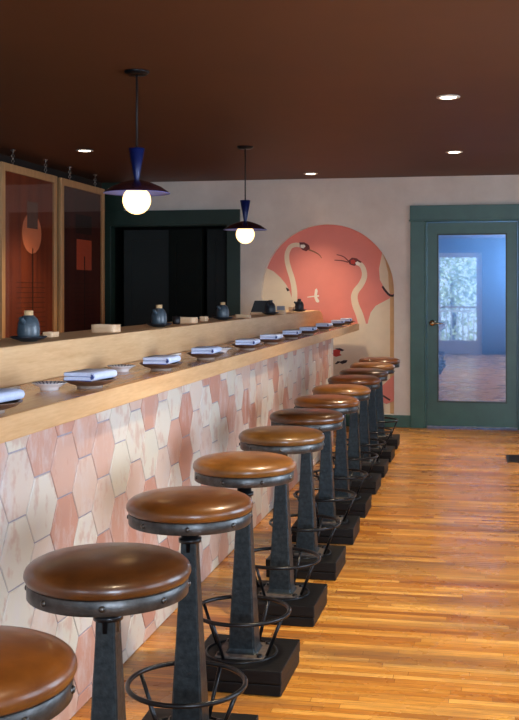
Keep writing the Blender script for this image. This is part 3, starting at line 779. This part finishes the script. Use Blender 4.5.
# ------------------------------------------------------------------ lamps
def pendant(x, y, lb, dz=0):
    t = thing('pendant_lamp', lb, 'pendant lamp', (x, y, 0), 0, 'pendant lamps above the ledge')
    c = MB(M['black_metal']); c.lathe([(0, H-.022), (.05, H-.02), (.066, H-.008), (.068, H), (0, H)], 40); c.build('canopy', t)
    c = MB(M['cord']); c.tube([(0, 0, 2.15+dz), (0, 0, H-.02)], .0055, 10); c.build('cord', t)
    c = MB(M['blue_cone']); c.lathe([(0, 1.985), (.011, 1.985), (.014, 2.0), (.042, 2.158), (.038, 2.160), (0, 2.160)], 40); c.build('cone', t).location.z = dz
    s_ = MB(M['shade_out'], M['shade_in'])
    po = [(.010, 1.992), (.03, 1.990), (.08, 1.976), (.13, 1.955), (.165, 1.931), (.178, 1.921)]
    pi_ = [(.176, 1.919), (.163, 1.928), (.128, 1.951), (.08, 1.971), (.03, 1.985), (0, 1.987)]
    s_.lathe(po+pi_, 64, mfun=lambda j, k: 0 if j < 5 else 1); s_.build('shade', t).location.z = dz
    b = MB(M['bulb']); b.lathe([(0 if k in (0, 20) else (.075)*math.sin(k*PI/20), 1.883-(.075)*math.cos(k*PI/20)) for k in range(21)], 40); b.build('globe_bulb', t).location.z = dz
    return t
pendant(-1.807, 5.35, 'blue coned pendant lamp with plum disc shade and glowing globe, the nearer one')
pendant(-1.885, 8.30, 'blue coned pendant lamp with plum disc shade, the farther one beside the green casing', -.025)
dl = [(-.20, 6.40, 'nearest bright round downlight in the ceiling above the aisle', 1.15),
      (-.23, 8.94, 'round ceiling downlight above the aisle in front of the glass door', 1),
      (-1.677, 10.32, 'small round ceiling downlight close to the wall above the mural', 1),
      (-3.25, 8.28, 'round ceiling downlight in front of the framed pictures', 1),
      (-.20, 3.8, 'round ceiling downlight above the near aisle', 1), (-.20, 1.3, 'round ceiling downlight above the aisle near the rear door', 1)]
for x, y, lb, k in dl:
    t = thing('downlight', lb, 'ceiling light', (x, y, H), 0, 'recessed ceiling downlights')
    r = MB(M['white_ring']); r.lathe([(.05, 0), (.072, 0), (.071, -.005), (.052, -.007), (.048, -.003), (.05, 0)], 40); r.build('trim_ring', t)
    l = MB(M['down']); l.lathe([(0, -.004), (.05, -.004)], 40); l.build('lens', t)

def spot(name, loc, e, col, size=110, blend=.7, rad=.05, target=None):
    d = bpy.data.lights.new(name, 'SPOT'); d.energy = e; d.color = col; d.spot_size = math.radians(size); d.spot_blend = blend; d.shadow_soft_size = rad
    o = bpy.data.objects.new(name, d); COL.objects.link(o); o.location = loc
    if target: o.rotation_euler = (Vector(target)-Vector(loc)).to_track_quat('-Z', 'Y').to_euler()
    return o
WARM = (1, .79, .54)
for (x, y, lb, k), e in zip(dl, (270, 260, 120, 160, 275, 110)):
    spot('downlight_beam', (x, y, H-.03), e, WARM, 88, 1)
def area(name, loc, rot, sx, sy, e, col, spread=180):
    d = bpy.data.lights.new(name, 'AREA'); d.shape = 'RECTANGLE'; d.size = sx; d.size_y = sy; d.energy = e; d.color = col; d.spread = math.radians(spread)
    o = bpy.data.objects.new(name, d); COL.objects.link(o); o.location = loc; o.rotation_euler = rot; return o
DAY = (.74, .86, 1)
area('window_daylight', (RX+.16, 1.9, 1.475), (0, PI/2, 0), 1.45, 1.4, 18, DAY, 120)
area('window_daylight', (RX+.16, 4.3, 1.475), (0, PI/2, 0), 1.45, 2.2, 70, DAY, 110)
area('window_daylight', (RX+.16, 8.9, 1.2), (0, PI/2, 0), 1.8, 1.6, 18, (.86, .88, 1))
area('window_daylight', (1.475, BACK-.18, 1.42), (PI/2, 0, 0), 1.45, 1.65, 300, DAY)
area('window_daylight', (-2.15, BACK-.18, 1.42), (PI/2, 0, 0), 1.5, 1.65, 90, DAY)
area('vestibule_fill_light', (.76, 12.2, 1.75), (0, PI/2, 0), .9, .7, 48, (.55, .78, 1))  # added lamp, no window here; brightens the blue walls from the right
sun = bpy.data.lights.new('sun', 'SUN'); sun.energy = 7; sun.angle = .02; sun.color = (1, .95, .88)
so = bpy.data.objects.new('sun', sun); COL.objects.link(so); so.rotation_euler = (math.radians(-40), 0, math.radians(0))

w = bpy.data.worlds.new('sky'); SC.world = w; w.use_nodes = True
bg = w.node_tree.nodes['Background']; bg.inputs[0].default_value = (.72, .86, 1, 1); bg.inputs[1].default_value = 2.2

# floor vent
v = thing('floor_vent', 'dark metal floor vent set in the planks at the right edge', 'vent', (.37, 8.95, 0))
m = MB(M['vent'])
for a in ((-.17, .17, -.19, -.17), (-.17, .17, .17, .19), (-.17, -.15, -.17, .17), (.15, .17, -.17, .17)): m.box(a[0], a[1], a[2], a[3], 0, .005)
m.build('frame', v)
m = MB(M['vent'])
for k in range(16):
    y = -.165+k*.0215; m.box(-.15, .15, y, y+.01, 0, .004)
m.box(-.006, .006, -.17, .17, 0, .0045); m.build('grille', v)

# ------------------------------------------------------------------ camera
cam = bpy.data.cameras.new('camera'); co = bpy.data.objects.new('camera', cam); COL.objects.link(co)
co.location = (0, 0, 1.40); co.rotation_euler = (PI/2, 0, math.radians(10.626))
cam.sensor_fit = 'VERTICAL'; cam.sensor_height = 36; cam.sensor_width = 36; cam.lens = 1050/720*36
cam.shift_x = (259.5-285)/720; cam.shift_y = (291-360)/720; cam.clip_start = .05
SC.camera = co
SC.view_settings.view_transform = 'Standard'; SC.view_settings.look = 'None'
SC.view_settings.exposure = 0; SC.view_settings.gamma = 1; SC.view_settings.use_curve_mapping = False
